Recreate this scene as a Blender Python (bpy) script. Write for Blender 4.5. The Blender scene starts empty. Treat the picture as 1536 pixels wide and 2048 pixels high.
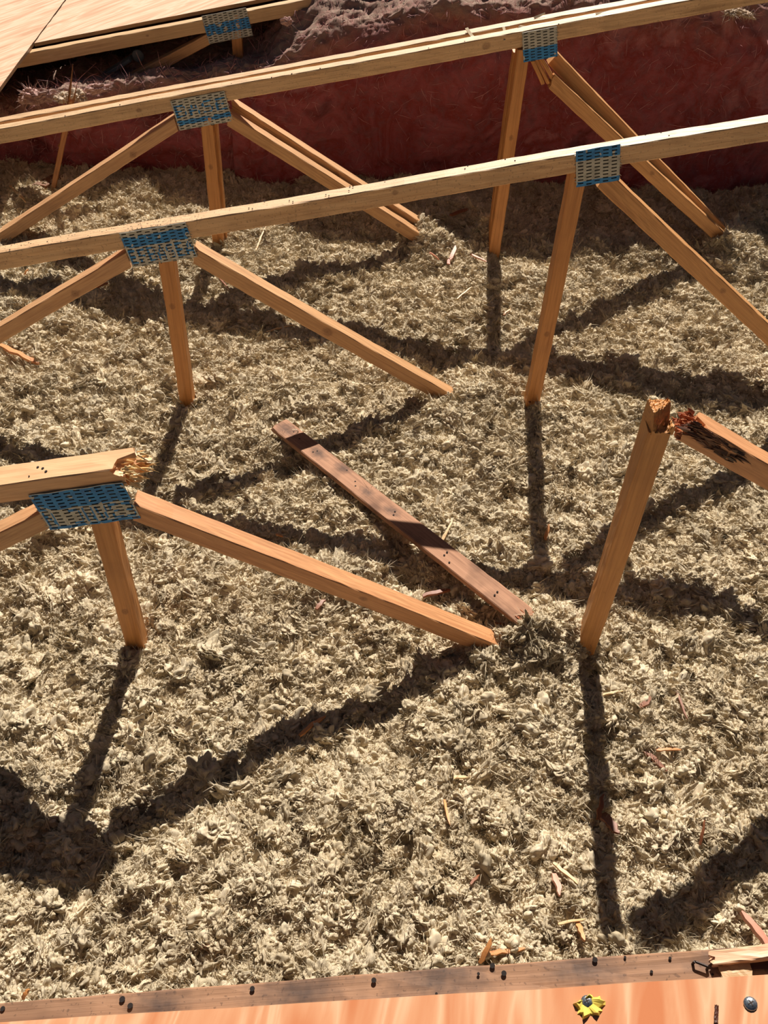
import bpy, bmesh, math, random
import numpy as np
from mathutils import Vector, Matrix, Euler, noise

random.seed(7); rng = np.random.default_rng(11)
scn = bpy.context.scene
COL = scn.collection

# ------------------------------------------------------------------ camera
F_PX = 1761.49
PITCH, YAW, ROLL = 0.790465, 0.0709742, 0.0616531
CAM = Vector((0.157795, -1.066082, 1.489943))
_cy, _sy, _cp, _sp = math.cos(YAW), math.sin(YAW), math.cos(PITCH), math.sin(PITCH)
FWD = Vector((_sy*_cp, _cy*_cp, -_sp)); _r = Vector((_cy, -_sy, 0)); _u = _r.cross(FWD)
RIGHT = math.cos(ROLL)*_r + math.sin(ROLL)*_u
UP = -math.sin(ROLL)*_r + math.cos(ROLL)*_u
cd = bpy.data.cameras.new('camera'); cam = bpy.data.objects.new('camera', cd); COL.objects.link(cam)
cd.sensor_fit = 'VERTICAL'; cd.sensor_height = 24.0; cd.sensor_width = 18.0; cd.lens = F_PX*24.0/2048.0
cd.clip_start = 0.02; cd.clip_end = 100
m = Matrix.Identity(4)
for i in range(3):
    m[i][0] = RIGHT[i]; m[i][1] = UP[i]; m[i][2] = -FWD[i]; m[i][3] = CAM[i]
cam.matrix_world = m
scn.camera = cam

# ------------------------------------------------------------------ light
SUN_EL, SUN_AZ = math.radians(45.6), math.radians(6.2)      # azimuth from +Y towards +X
sd = bpy.data.lights.new('sun', 'SUN'); sd.energy = 7.2; sd.angle = math.radians(0.53); sd.color = (1.0, 0.94, 0.85)
sun = bpy.data.objects.new('sun', sd); COL.objects.link(sun)
sdir = Vector((math.sin(SUN_AZ)*math.cos(SUN_EL), math.cos(SUN_AZ)*math.cos(SUN_EL), math.sin(SUN_EL)))
sun.rotation_euler = sdir.to_track_quat('Z', 'Y').to_euler(); sun.location = sdir*8
world = bpy.data.worlds.new('sky'); scn.world = world; world.use_nodes = True
wn = world.node_tree; bg = wn.nodes['Background']
sk = wn.nodes.new('ShaderNodeTexSky'); sk.sky_type = 'NISHITA'; sk.sun_disc = False
sk.sun_elevation = SUN_EL; sk.sun_rotation = SUN_AZ; sk.air_density = 1.0; sk.dust_density = 1.2
wn.links.new(sk.outputs[0], bg.inputs[0]); bg.inputs[1].default_value = 0.019
vs = scn.view_settings; vs.view_transform = 'Standard'; vs.look = 'None'; vs.gamma = 1.0
vs.use_curve_mapping = False; vs.exposure = 0.0

# ------------------------------------------------------------------ geometry helpers
S = 0.812784            # truss spacing
SLOPE = 0.2097          # roof slope
RANG = math.atan(SLOPE)
def roof_z(x, z0=0.556): return z0 + SLOPE*x
def ray(px, py): return FWD + RIGHT*((px-768)/F_PX) - UP*((py-1024)/F_PX)
def at_y(px, py, y):
    d = ray(px, py); t = (y-CAM.y)/d.y; return CAM + d*t
def at_z(px, py, z=0.0):
    d = ray(px, py); t = (z-CAM.z)/d.z; return CAM + d*t
def at_roof(px, py, z0=0.52):
    d = ray(px, py); t = (z0-CAM.z+SLOPE*CAM.x)/(d.z-SLOPE*d.x); return CAM + d*t

# vectorised gradient noise
_P = rng.permutation(512); _P = np.concatenate([_P, _P, _P])
_G = rng.normal(size=(512, 3)); _G /= np.linalg.norm(_G, axis=1)[:, None]
def pnoise(x, y, z=None):
    x = np.asarray(x, float); y = np.asarray(y, float); z = np.zeros_like(x) if z is None else np.asarray(z, float)
    xi = np.floor(x).astype(int); yi = np.floor(y).astype(int); zi = np.floor(z).astype(int)
    xf, yf, zf = x-xi, y-yi, z-zi
    u, v, w = [t*t*t*(t*(t*6-15)+10) for t in (xf, yf, zf)]
    out = 0
    for i in (0, 1):
        for j in (0, 1):
            for k in (0, 1):
                h = _P[(_P[(_P[(xi+i) & 511]+yi+j) & 511]+zi+k) & 511]
                g = _G[h]
                d = g[..., 0]*(xf-i)+g[..., 1]*(yf-j)+g[..., 2]*(zf-k)
                out = out + d*(u if i else 1-u)*(v if j else 1-v)*(w if k else 1-w)
    return out*1.5

def mesh_from(name, verts, faces, smooth=False, mat_idx=None):
    me = bpy.data.meshes.new(name); me.from_pydata([tuple(v) for v in verts], [], faces)
    if mat_idx is not None: me.polygons.foreach_set('material_index', mat_idx)
    if smooth: me.polygons.foreach_set('use_smooth', [True]*len(me.polygons))
    me.update(); return me
def obj(name, me, mats=None, parent=None, loc=None, rot=None, mtx=None):
    o = bpy.data.objects.new(name, me)
    COL.objects.link(o)
    if mats is not None and me is not None and not len(me.materials):
        for mt in (mats if isinstance(mats, (list, tuple)) else [mats]): me.materials.append(mt)
    if mtx is not None: W = mtx
    else:
        W = Matrix.Translation(loc or (0, 0, 0))
        if rot is not None: W = W @ Euler(rot).to_matrix().to_4x4()
    if parent is not None:
        o.parent = parent; o.matrix_parent_inverse = Matrix.Identity(4)
        o.matrix_basis = world_of(parent).inverted() @ W
    else: o.matrix_basis = W
    return o
def world_of(o):
    W = o.matrix_basis.copy()
    while o.parent is not None:
        o = o.parent; W = o.matrix_basis @ W
    return W
def tag(o, label=None, cat=None, group=None, kind=None):
    for k, v in (('label', label), ('category', cat), ('group', group), ('kind', kind)):
        if v: o[k] = v
    return o
def thing(name, label, cat, loc, group=None):
    o = bpy.data.objects.new(name, None); COL.objects.link(o); o.location = loc; o.empty_display_size = 0.05
    o.matrix_basis = Matrix.Translation(loc)
    return tag(o, label, cat, group)

# ------------------------------------------------------------------ materials
def lin(r, g, b):
    f = lambda c: (c/255/12.92) if c <= 10 else ((c/255+0.055)/1.055)**2.4
    return (f(r), f(g), f(b), 1)
class NT:
    def __init__(s, name):
        s.m = bpy.data.materials.new(name); s.m.use_nodes = True; s.t = s.m.node_tree
        s.b = s.t.nodes['Principled BSDF']
    def n(s, typ, **kw):
        nd = s.t.nodes.new(typ)
        for k, v in kw.items(): setattr(nd, k, v)
        return nd
    def l(s, a, b): s.t.links.new(a, b)
    def coord(s, scale, out='Object', rot=(0, 0, 0)):
        tc = s.n('ShaderNodeTexCoord'); mp = s.n('ShaderNodeMapping'); mp.inputs['Scale'].default_value = scale
        mp.inputs['Rotation'].default_value = rot
        s.l(tc.outputs[out], mp.inputs['Vector']); return mp.outputs[0]
    def noise(s, vec, scale, detail=4, rough=0.5, dist=0.0):
        nd = s.n('ShaderNodeTexNoise'); nd.inputs['Scale'].default_value = scale; nd.inputs['Detail'].default_value = detail
        nd.inputs['Roughness'].default_value = rough; nd.inputs['Distortion'].default_value = dist
        s.l(vec, nd.inputs['Vector']); return nd.outputs['Fac']
    def ramp(s, fac, stops):
        r = s.n('ShaderNodeValToRGB'); e = r.color_ramp.elements
        while len(e) < len(stops): e.new(0.5)
        for k, (p, c) in enumerate(stops): e[k].position = p; e[k].color = c if len(c) == 4 else (*c, 1)
        s.l(fac, r.inputs[0]); return r.outputs[0]
    def mix(s, fac, a, b, mode='MIX'):
        x = s.n('ShaderNodeMix', data_type='RGBA', blend_type=mode)
        for sock, v in ((x.inputs[0], fac), (x.inputs[6], a), (x.inputs[7], b)):
            if hasattr(v, 'is_linked'): s.l(v, sock)
            else: sock.default_value = v
        return x.outputs[2]
    def math(s, op, a, b=None, c=None):
        x = s.n('ShaderNodeMath', operation=op)
        for i, v in enumerate((a, b, c)):
            if v is None: continue
            if hasattr(v, 'is_linked'): s.l(v, x.inputs[i])
            else: x.inputs[i].default_value = v
        return x.outputs[0]
    def bump(s, h, strength, dist):
        b = s.n('ShaderNodeBump'); b.inputs['Strength'].default_value = strength; b.inputs['Distance'].default_value = dist
        s.l(h, b.inputs['Height']); s.l(b.outputs[0], s.b.inputs['Normal'])

def wood(name, light, dark, knots=(), stains=(), stain=0.25, grain=1.0, speck=0.0, seed=0.0, rough=0.52):
    """local X is the grain direction; knots = [(x, y, z, radius)] in local metres"""
    k = NT(name)
    tc = k.n('ShaderNodeTexCoord'); mp = k.n('ShaderNodeMapping'); mp.inputs['Location'].default_value = (seed, seed*0.7, seed*1.3)
    k.l(tc.outputs['Object'], mp.inputs[0]); base = mp.outputs[0]
    st = k.n('ShaderNodeMapping'); st.inputs['Scale'].default_value = (2.2, 60, 60); k.l(base, st.inputs[0])
    g1 = k.noise(st.outputs[0], 1.3, 5, 0.6, 0.6)
    st2 = k.n('ShaderNodeMapping'); st2.inputs['Scale'].default_value = (6, 260, 260); k.l(base, st2.inputs[0])
    g2 = k.noise(st2.outputs[0], 1.0, 3, 0.6)
    mid = tuple(0.5*(a+b) for a, b in zip(light, dark))
    c = k.ramp(g1, [(0.30, mid), (0.5, light), (0.72, tuple(0.65*a+0.35*b for a, b in zip(light, dark)))])
    c = k.mix(k.math('MULTIPLY', k.ramp(g2, [(0.45, (0, 0, 0, 1)), (0.7, (1, 1, 1, 1))]), 0.35*grain), c, dark)
    bl = k.noise(base, 9, 3, 0.6)
    c = k.mix(k.math('MULTIPLY', k.ramp(bl, [(0.5, (0, 0, 0, 1)), (0.75, (1, 1, 1, 1))]), stain), c, tuple(0.45*d for d in dark[:3])+(1,))
    if speck:
        v = k.noise(base, 210, 2, 0.5)
        c = k.mix(k.math('MULTIPLY', k.ramp(v, [(0.62, (0, 0, 0, 1)), (0.68, (1, 1, 1, 1))]), speck), c, lin(70, 50, 38))
    for (x, y, z, r) in knots:
        vm = k.n('ShaderNodeVectorMath', operation='SUBTRACT'); k.l(tc.outputs['Object'], vm.inputs[0]); vm.inputs[1].default_value = (x, y, z)
        vs_ = k.n('ShaderNodeVectorMath', operation='MULTIPLY'); k.l(vm.outputs[0], vs_.inputs[0]); vs_.inputs[1].default_value = (0.75, 1, 1)
        ln = k.n('ShaderNodeVectorMath', operation='LENGTH'); k.l(vs_.outputs[0], ln.inputs[0])
        nz = k.noise(tc.outputs['Object'], 120, 2)
        d = k.math('ADD', k.math('DIVIDE', ln.outputs['Value'], r), k.math('MULTIPLY', k.math('SUBTRACT', nz, 0.5), 0.7))
        f = k.ramp(d, [(0.0, (1, 1, 1, 1)), (0.35, (0.55, 0.55, 0.55, 1)), (0.5, (0.75, 0.75, 0.75, 1)), (1.0, (0, 0, 0, 1))])
        c = k.mix(k.math('MULTIPLY', f, 0.62), c, lin(110, 60, 30))
    for (x, y, z, r) in stains:
        vm = k.n('ShaderNodeVectorMath', operation='SUBTRACT'); k.l(tc.outputs['Object'], vm.inputs[0]); vm.inputs[1].default_value = (x, y, z)
        vs_ = k.n('ShaderNodeVectorMath', operation='MULTIPLY'); k.l(vm.outputs[0], vs_.inputs[0]); vs_.inputs[1].default_value = (0.6, 1, 1)
        ln = k.n('ShaderNodeVectorMath', operation='LENGTH'); k.l(vs_.outputs[0], ln.inputs[0])
        nz = k.noise(tc.outputs['Object'], 90, 3)
        d = k.math('ADD', k.math('DIVIDE', ln.outputs['Value'], r), k.math('MULTIPLY', k.math('SUBTRACT', nz, 0.5), 1.1))
        c = k.mix(k.math('MULTIPLY', k.ramp(d, [(0.0, (1, 1, 1, 1)), (1.0, (0, 0, 0, 1))]), 0.75), c, lin(70, 56, 52))
    dk = k.n('ShaderNodeGamma'); k.l(c, dk.inputs[0]); dk.inputs[1].default_value = 1.12
    k.l(dk.outputs[0], k.b.inputs['Base Color']); k.b.inputs['Roughness'].default_value = rough
    k.b.inputs['Specular IOR Level'].default_value = 0.5
    k.bump(k.math('ADD', g1, k.math('MULTIPLY', g2, 0.6)), 0.5, 0.0015)
    return k.m

PALE, PALE_D = lin(226, 190, 148), lin(168, 116, 68)
TAN, TAN_D = lin(220, 176, 126), lin(160, 104, 56)
ORG, ORG_D = lin(218, 158, 92), lin(158, 92, 40)
PNK, PNK_D = lin(224, 174, 132), lin(170, 112, 74)

def wool_mat(name, a, b, c2, fib=900):
    k = NT(name)
    co = k.coord((1, 1, 1)); tcg = k.n('ShaderNodeTexCoord')
    n1 = k.noise(co, 1.6, 4, 0.6); oi = k.n('ShaderNodeObjectInfo')
    geo = k.n('ShaderNodeNewGeometry')
    big = k.n('ShaderNodeTexNoise'); big.inputs['Scale'].default_value = 6; big.inputs['Detail'].default_value = 3; k.l(geo.outputs['Position'], big.inputs['Vector'])
    c = k.mix(k.ramp(n1, [(0.35, (0, 0, 0, 1)), (0.65, (1, 1, 1, 1))]), a, b)
    c = k.mix(k.math('MULTIPLY', k.ramp(big.outputs['Fac'], [(0.42, (0, 0, 0, 1)), (0.66, (1, 1, 1, 1))]), 0.45), c, c2)
    r = k.math('ADD', k.math('MULTIPLY', oi.outputs['Random'], 0.34), 0.80)
    hv = k.n('ShaderNodeHueSaturation'); k.l(c, hv.inputs['Color']); k.l(r, hv.inputs['Value'])
    k.l(hv.outputs[0], k.b.inputs['Base Color']); k.b.inputs['Roughness'].default_value = 1.0
    k.b.inputs['Specular IOR Level'].default_value = 0.05
    st = k.n('ShaderNodeMapping'); st.inputs['Scale'].default_value = (1, 1, 4); k.l(geo.outputs['Position'], st.inputs[0])
    f1 = k.noise(st.outputs[0], fib, 2, 0.6, 1.5)
    k.bump(f1, 0.6, 0.0016)
    return k.m
WOOL = wool_mat('mineral_wool', lin(230, 213, 184), lin(206, 188, 156), lin(180, 161, 129))

# ------------------------------------------------------------------ beams
def beam_mesh(L, w, h, nseg=None, ch=0.0018, rough=0.0006, jag0=0, jag1=0, twist=0.0, cut0=0.0, cut1=0.0, seed=0, end_fn=None):
    """beam along +X from 0 to L; w = size in Y, h = size in Z (centred)."""
    rr = random.Random(seed*31+int(L*1e4))
    nseg = nseg or max(4, int(L/0.03))
    a, b = w/2, h/2
    ring = [(-a+ch, -b), (a-ch, -b), (a, -b+ch), (a, b-ch), (a-ch, b), (-a+ch, b), (-a, b-ch), (-a, -b+ch)]
    # extra points on the long sides so broken ends can be ragged
    prof = []
    for i in range(8):
        p, q = ring[i], ring[(i+1) % 8]
        prof.append(p)
        if i % 2 == 0:
            for t in (0.25, 0.5, 0.75): prof.append((p[0]*(1-t)+q[0]*t, p[1]*(1-t)+q[1]*t))
    n = len(prof); vs_, fs = [], []
    wob = [rr.uniform(0, 6.28) for _ in range(4)]
    for s in range(nseg+1):
        x = L*s/nseg
        dy = 0.0012*math.sin(wob[0]+x*6); dz = 0.0012*math.sin(wob[1]+x*5)
        tw = twist*(s/nseg); ct, stt = math.cos(tw), math.sin(tw)
        for (y, z) in prof:
            xx = x
            if s == 0: xx += cut0*z + (rr.uniform(-jag0, jag0*0.4) if jag0 else 0)
            if s == nseg: xx += cut1*z + (rr.uniform(-jag1, jag1) if jag1 else 0)
            if end_fn and s == nseg: xx += end_fn(y, z)
            yy = y+dy+rr.uniform(-rough, rough); zz = z+dz+rr.uniform(-rough, rough)
            vs_.append((xx, yy*ct-zz*stt, yy*stt+zz*ct))
    for s in range(nseg):
        for i in range(n):
            j = (i+1) % n
            fs.append((s*n+i, s*n+j, (s+1)*n+j, (s+1)*n+i))
    for s, jag in ((0, jag0), (nseg, jag1)):
        o = s*n; sgn = -1 if s == 0 else 1
        # inner ring and centre for a rough end
        inner = len(vs_)
        for i in range(n):
            v = vs_[o+i]
            vs_.append((v[0]+sgn*0.3*jag*rr.uniform(-1, 1), v[1]*0.55, v[2]*0.55))
        c = len(vs_)
        mx = sum(vs_[inner+i][0] for i in range(n))/n
        vs_.append((mx+sgn*jag*rr.uniform(-.6, .3), 0, 0))
        for i in range(n):
            j = (i+1) % n
            f1, f2 = (o+i, inner+i, inner+j, o+j), (inner+i, c, inner+j)
            if s == 0: fs += [tuple(f1), tuple(f2)]
            else: fs += [tuple(reversed(f1)), tuple(reversed(f2))]
    me = mesh_from('beam', vs_, fs)
    me.validate(); me.update()
    return me
def frame(p0, p1, yaxis=Vector((0, 1, 0))):
    x = (p1-p0).normalized(); z = x.cross(yaxis).normalized(); y = z.cross(x).normalized()
    M = Matrix.Identity(4)
    for i in range(3): M[i][0] = x[i]; M[i][1] = y[i]; M[i][2] = z[i]; M[i][3] = p0[i]
    return M
def beam(name, p0, p1, w, h, mat, parent, yaxis=Vector((0, 1, 0)), **kw):
    p0, p1 = Vector(p0), Vector(p1)
    return obj(name, beam_mesh((p1-p0).length, w, h, **kw), mat, parent, mtx=frame(p0, p1, yaxis))
def splinters(name, pts, mat, parent=None, seed=1):
    """pts: list of (origin, direction, length, width); one mesh of tapering slivers"""
    rr = random.Random(seed); vs_, fs = [], []
    for (o, d, L, w) in pts:
        o, d = Vector(o), Vector(d).normalized()
        a = d.orthogonal().normalized(); a.rotate(Matrix.Rotation(rr.uniform(0, 6.28), 3, d)); b = d.cross(a)
        k = len(vs_); bend = a*rr.uniform(-.12, .12)*L
        for t, sc in ((0, 1), (0.5, 0.8), (1, 0.08)):
            c = o+d*L*t+bend*t*t
            for (u, v) in ((-1, -.45), (1, -.35), (1, .35), (-1, .45)):
                vs_.append(c+a*(u*w*sc/2)+b*(v*w*sc/2))
        for s in (0, 4):
            for i in range(4):
                j = (i+1) % 4; fs.append((k+s+i, k+s+j, k+s+4+j, k+s+4+i))
        fs += [(k+3, k+2, k+1, k), (k+8, k+9, k+10, k+11)]
    return obj(name, mesh_from(name, vs_, fs), mat, parent)

# nail holes: small raised discs, the dark of the recess put into their colour
def flat_mat(name, col, rough=0.8, metal=0.0):
    k = NT(name); co = k.coord((1, 1, 1)); n = k.noise(co, 60, 3)
    c = k.mix(n, col, tuple(0.7*x for x in col[:3])+(1,)); k.l(c, k.b.inputs['Base Color'])
    k.b.inputs['Roughness'].default_value = rough; k.b.inputs['Metallic'].default_value = metal; return k.m
HOLE = flat_mat('dark_hole', lin(34, 22, 16), 0.9)
def hole_mesh(r):
    bm = bmesh.new(); bmesh.ops.create_circle(bm, cap_ends=True, radius=r, segments=10)
    ext = bmesh.ops.extrude_face_region(bm, geom=bm.faces[:])
    bmesh.ops.translate(bm, verts=[v for v in ext['geom'] if isinstance(v, bmesh.types.BMVert)], vec=(0, 0, -0.0008))
    bmesh.ops.recalc_face_normals(bm, faces=bm.faces)
    me = bpy.data.meshes.new('hole'); bm.to_mesh(me); bm.free(); me.materials.append(HOLE); return me
def hole(parent_beam, x, y, z, r=0.0026, face='z'):
    """hole on the local surface of a beam"""
    W = world_of(parent_beam) @ Matrix.Translation((x, y, z))
    if face == '-y': W = W @ Matrix.Rotation(math.radians(90), 4, 'X')
    return obj('nail_hole', hole_mesh(r), None, parent_beam, mtx=W)

# ------------------------------------------------------------------ connector plates
FONT = {'N': ["10001", "11001", "11001", "10101", "10011", "10011", "10001"], 'C': ["01111", "10000", "10000", "10000", "10000", "10000", "01111"],
 'c': ["11110", "00001", "00001", "00001", "00001", "00001", "11110"], 'V': ["10001", "10001", "10001", "01010", "01010", "01010", "00100"],
 'E': ["11111", "10000", "10000", "11110", "10000", "10000", "11111"], 'F': ["11111", "10000", "10000", "11110", "10000", "10000", "10000"],
 'B': ["11110", "10001", "10001", "11110", "10001", "10001", "11110"], 'A': ["00100", "01010", "01010", "10001", "11111", "10001", "10001"],
 'S': ["01111", "10000", "10000", "01110", "00001", "00001", "11110"], '3': ["11110", "00001", "00001", "01110", "00001", "00001", "11110"],
 ' ': ["00000"]*7}
def metal_mat(name, c1, c2, rough, metal):
    k = NT(name); co = k.coord((1, 1, 1)); n = k.noise(co, 70, 4, 0.6)
    c = k.mix(k.ramp(n, [(0.35, (0, 0, 0, 1)), (0.7, (1, 1, 1, 1))]), c1, c2); k.l(c, k.b.inputs['Base Color'])
    k.b.inputs['Roughness'].default_value = rough; k.b.inputs['Metallic'].default_value = metal
    k.bump(n, 0.3, 0.0006); return k.m
ZINC = metal_mat('galvanised_steel', lin(188, 186, 178), lin(150, 148, 142), 0.55, 0.35)
INK = metal_mat('blue_stencil_ink', lin(38, 136, 204), lin(30, 104, 168), 0.5, 0.1)
SLOT_SHADE = metal_mat('painted_slot_shade', lin(26, 24, 24), lin(16, 15, 16), 0.7, 0.3)
def plate(parent, cx, cz, y, W, H, ang, bands, text='', tz=(0.1, 0.45), tneg=False, seed=0):
    """perforated nail plate: front face at y; bands = [(v0, v1)] inked, v from top 0..1"""
    c = 0.0013
    nx, nz = int(W/c), int(H/c)
    rr = random.Random(seed); ns = Vector((seed*7.3, 1.7, 0))
    px_, pz_ = 14, 6            # slot pitch in cells
    slot = np.zeros((nz, nx), bool)
    for ci in range(nx//px_+1):
        off = (ci % 2)*3
        for ri in range(-1, nz//pz_+1):
            z0 = ri*pz_+off+2; x0 = ci*px_+3
            for zz in (z0, z0+1):
                if 1 <= zz < nz-1:
                    for xx in range(x0, min(x0+9, nx-1)):
                        slot[zz, xx] = True
    ink = np.zeros((nz, nx), bool)
    for (v0, v1) in bands: ink[int(v0*nz):int(v1*nz), :] = True
    if text:
        t0, t1 = int(tz[0]*nz), int(tz[1]*nz); ch = t1-t0; lw = nx/len(text)
        for i, chh in enumerate(text):
            g = FONT[chh]
            for zz in range(t0, t1):
                for xx in range(int(i*lw+lw*0.12), int(i*lw+lw*0.9)):
                    r = min(6, int((zz-t0)/ch*7)); q = min(4, int((xx-i*lw-lw*0.12)/(lw*0.78)*5))
                    if g[r][q] == '1': ink[zz, xx] = not tneg
    vs_, fs, mi = [], [], []
    idx = {}
    def vid(i, j, k):
        key = (i, j, k)
        if key not in idx:
            bx = 0.0009*math.sin(i*0.13+seed)
            idx[key] = len(vs_); vs_.append((-W/2+i*c, bx+(0 if k == 0 else 0.0011), H/2-j*c))
        return idx[key]
    for j in range(nz):
        for i in range(nx):
            if slot[j, i]: continue
            wear = noise.noise(Vector((i*0.09, j*0.09, seed*3.1)))
            mm = 1 if (ink[j, i] and wear < 0.38) else 0
            fs.append((vid(i, j, 0), vid(i, j+1, 0), vid(i+1, j+1, 0), vid(i+1, j, 0))); mi.append(mm)
    # rims
    for (i0, j0, i1, j1) in [(i, 0, i+1, 0) for i in range(nx)]+[(i+1, nz, i, nz) for i in range(nx)]+[(0, j+1, 0, j) for j in range(nz)]+[(nx, j, nx, j+1) for j in range(nz)]:
        if (i0, j0, 0) in idx and (i1, j1, 0) in idx:
            fs.append((vid(i0, j0, 0), vid(i1, j1, 0), vid(i1, j1, 1), vid(i0, j0, 1))); mi.append(0)
    M = Matrix.Translation((cx, y-0.0022, cz)) @ Matrix.Rotation(-ang, 4, 'Y')
    o = obj('connector_plate', mesh_from('connector_plate', vs_, fs, mat_idx=mi), [ZINC, INK], parent, mtx=M)
    tag(o, 'perforated steel connector plate with worn blue print')
    # dark quads behind the slots, their colour standing in for the shade inside
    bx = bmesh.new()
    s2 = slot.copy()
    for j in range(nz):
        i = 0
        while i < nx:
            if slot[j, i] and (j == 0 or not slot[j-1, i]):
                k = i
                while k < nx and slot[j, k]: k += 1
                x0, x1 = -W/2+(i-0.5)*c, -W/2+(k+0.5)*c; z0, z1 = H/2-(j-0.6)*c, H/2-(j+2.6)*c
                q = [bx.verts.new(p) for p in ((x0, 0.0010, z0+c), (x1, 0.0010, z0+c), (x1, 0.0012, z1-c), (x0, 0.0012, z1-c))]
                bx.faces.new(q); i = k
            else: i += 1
    me = bpy.data.meshes.new('slot_shade'); bx.to_mesh(me); bx.free()
    t = obj('slot_shade', me, SLOT_SHADE, o, mtx=M); tag(t, kind='stuff')
    # teeth ends that poke out past the plate edges
    pts = []
    for k in range(int(H/0.0065)):
        for sx in (-1, 1):
            if rr.random() < 0.75:
                pts.append((M @ Vector((sx*(W/2-0.001), 0.0015, H/2-0.004-k*0.0065)), (sx*1.0, rr.uniform(-.3, .8), rr.uniform(-.6, .1)), rr.uniform(0.003, 0.007), 0.0022))
    s_ = splinters('edge_teeth', pts, ZINC, o, seed); tag(s_, kind='stuff')
    return o

# ================================================================== STRUCTURE: the loose wool floor
X0, X1, Y0, Y1 = -1.9, 2.7, -1.55, 2.36
MOUNDS = [(1105, 1272, .07, .045), (1010, 1290, .05, .02), (885, 432, .13, .055), (965, 450, .09, .035), (1290, 515, .12, .035),
          (1500, 450, .12, .06), (285, 400, .13, .045), (480, 695, .06, .02), (890, 850, .08, .03), (120, 650, .10, .03),
          (230, 1790, .06, .025), (700, 1640, .10, .02), (1180, 505, .10, .03), (640, 560, .10, .025), (500, 1040, .1, .02),
          (60, 400, .1, .03), (1380, 1180, .1, .02), (40, 1830, .08, .02)]
DIPS = [(1190, 1335, .05, .03), (720, 1330, .10, .03), (590, 930, .05, .02), (60, 1760, .09, .02), (1060, 835, .05, .015), (360, 810, .05, .012),
        (300, 930, .10, .02), (60, 860, .12, .02), (1200, 440, .22, .03), (870, 1200, .06, .02), (1220, 1610, .04, .015)]
WM = [(.475, 1.65, .060, .085), (.395, 1.70, .05, .06), (.515, .835, .052, .055), (.555, .0, .045, .05), (1.50, 1.68, .085, .12), (1.42, 1.62, .03, .05), (-1.13, 1.60, .05, .05), (.66, 1.72, .05, .05)]
def ground_h(x, y):
    h = 0.020*pnoise(x*3.1+5, y*3.1+9)+0.018*pnoise(x*7.7+1, y*7.7)+0.015*pnoise(x*15, y*15+4)
    h = h+0.020*(np.abs(pnoise(x*24+3, y*24))-0.3)+0.006*(np.abs(pnoise(x*60, y*60+8))-0.3)+0.0025*pnoise(x*140, y*140)
    for (px, py, r, a) in MOUNDS:
        p = at_z(px, py); h = h+a*np.exp(-((x-p.x)**2+(y-p.y)**2)/(2*(r*0.6)**2))
    for (px, py, r, a) in DIPS:
        p = at_z(px, py); h = h-a*np.exp(-((x-p.x)**2+(y-p.y)**2)/(2*(r*0.6)**2))
    for (wx, wy, a, r) in WM: h = h+a*np.exp(-((x-wx)**2+(y-wy)**2)/(2*(r*.75)**2))
    return h-0.010
def gh(x, y): return float(ground_h(np.array([x]), np.array([y]))[0])

def grid_mesh(name, P, smooth=True):
    ny, nx = P.shape[:2]
    me = bpy.data.meshes.new(name)
    me.vertices.add(nx*ny); me.vertices.foreach_set('co', P.reshape(-1).astype(np.float32))
    i, j = np.meshgrid(np.arange(nx-1), np.arange(ny-1)); a = (j*nx+i).reshape(-1)
    q = np.stack([a, a+1, a+nx+1, a+nx], 1).reshape(-1).astype(np.int32)
    nf = (nx-1)*(ny-1); me.loops.add(nf*4); me.loops.foreach_set('vertex_index', q)
    me.polygons.add(nf); me.polygons.foreach_set('loop_start', np.arange(0, nf*4, 4, dtype=np.int32))
    me.update(calc_edges=True)
    if smooth: me.polygons.foreach_set('use_smooth', np.ones(nf, bool))
    me.validate(); return me
gx, gy = np.meshgrid(np.arange(X0, X1, 0.0068), np.arange(Y0, Y1, 0.0068))
G = np.stack([gx, gy, ground_h(gx, gy)], -1)
wool = obj('loose_wool_insulation', grid_mesh('loose_wool', G), WOOL)
tag(wool, 'loose grey-tan mineral wool insulation spread in tufts under the roof trusses', 'insulation', kind='stuff')

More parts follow.
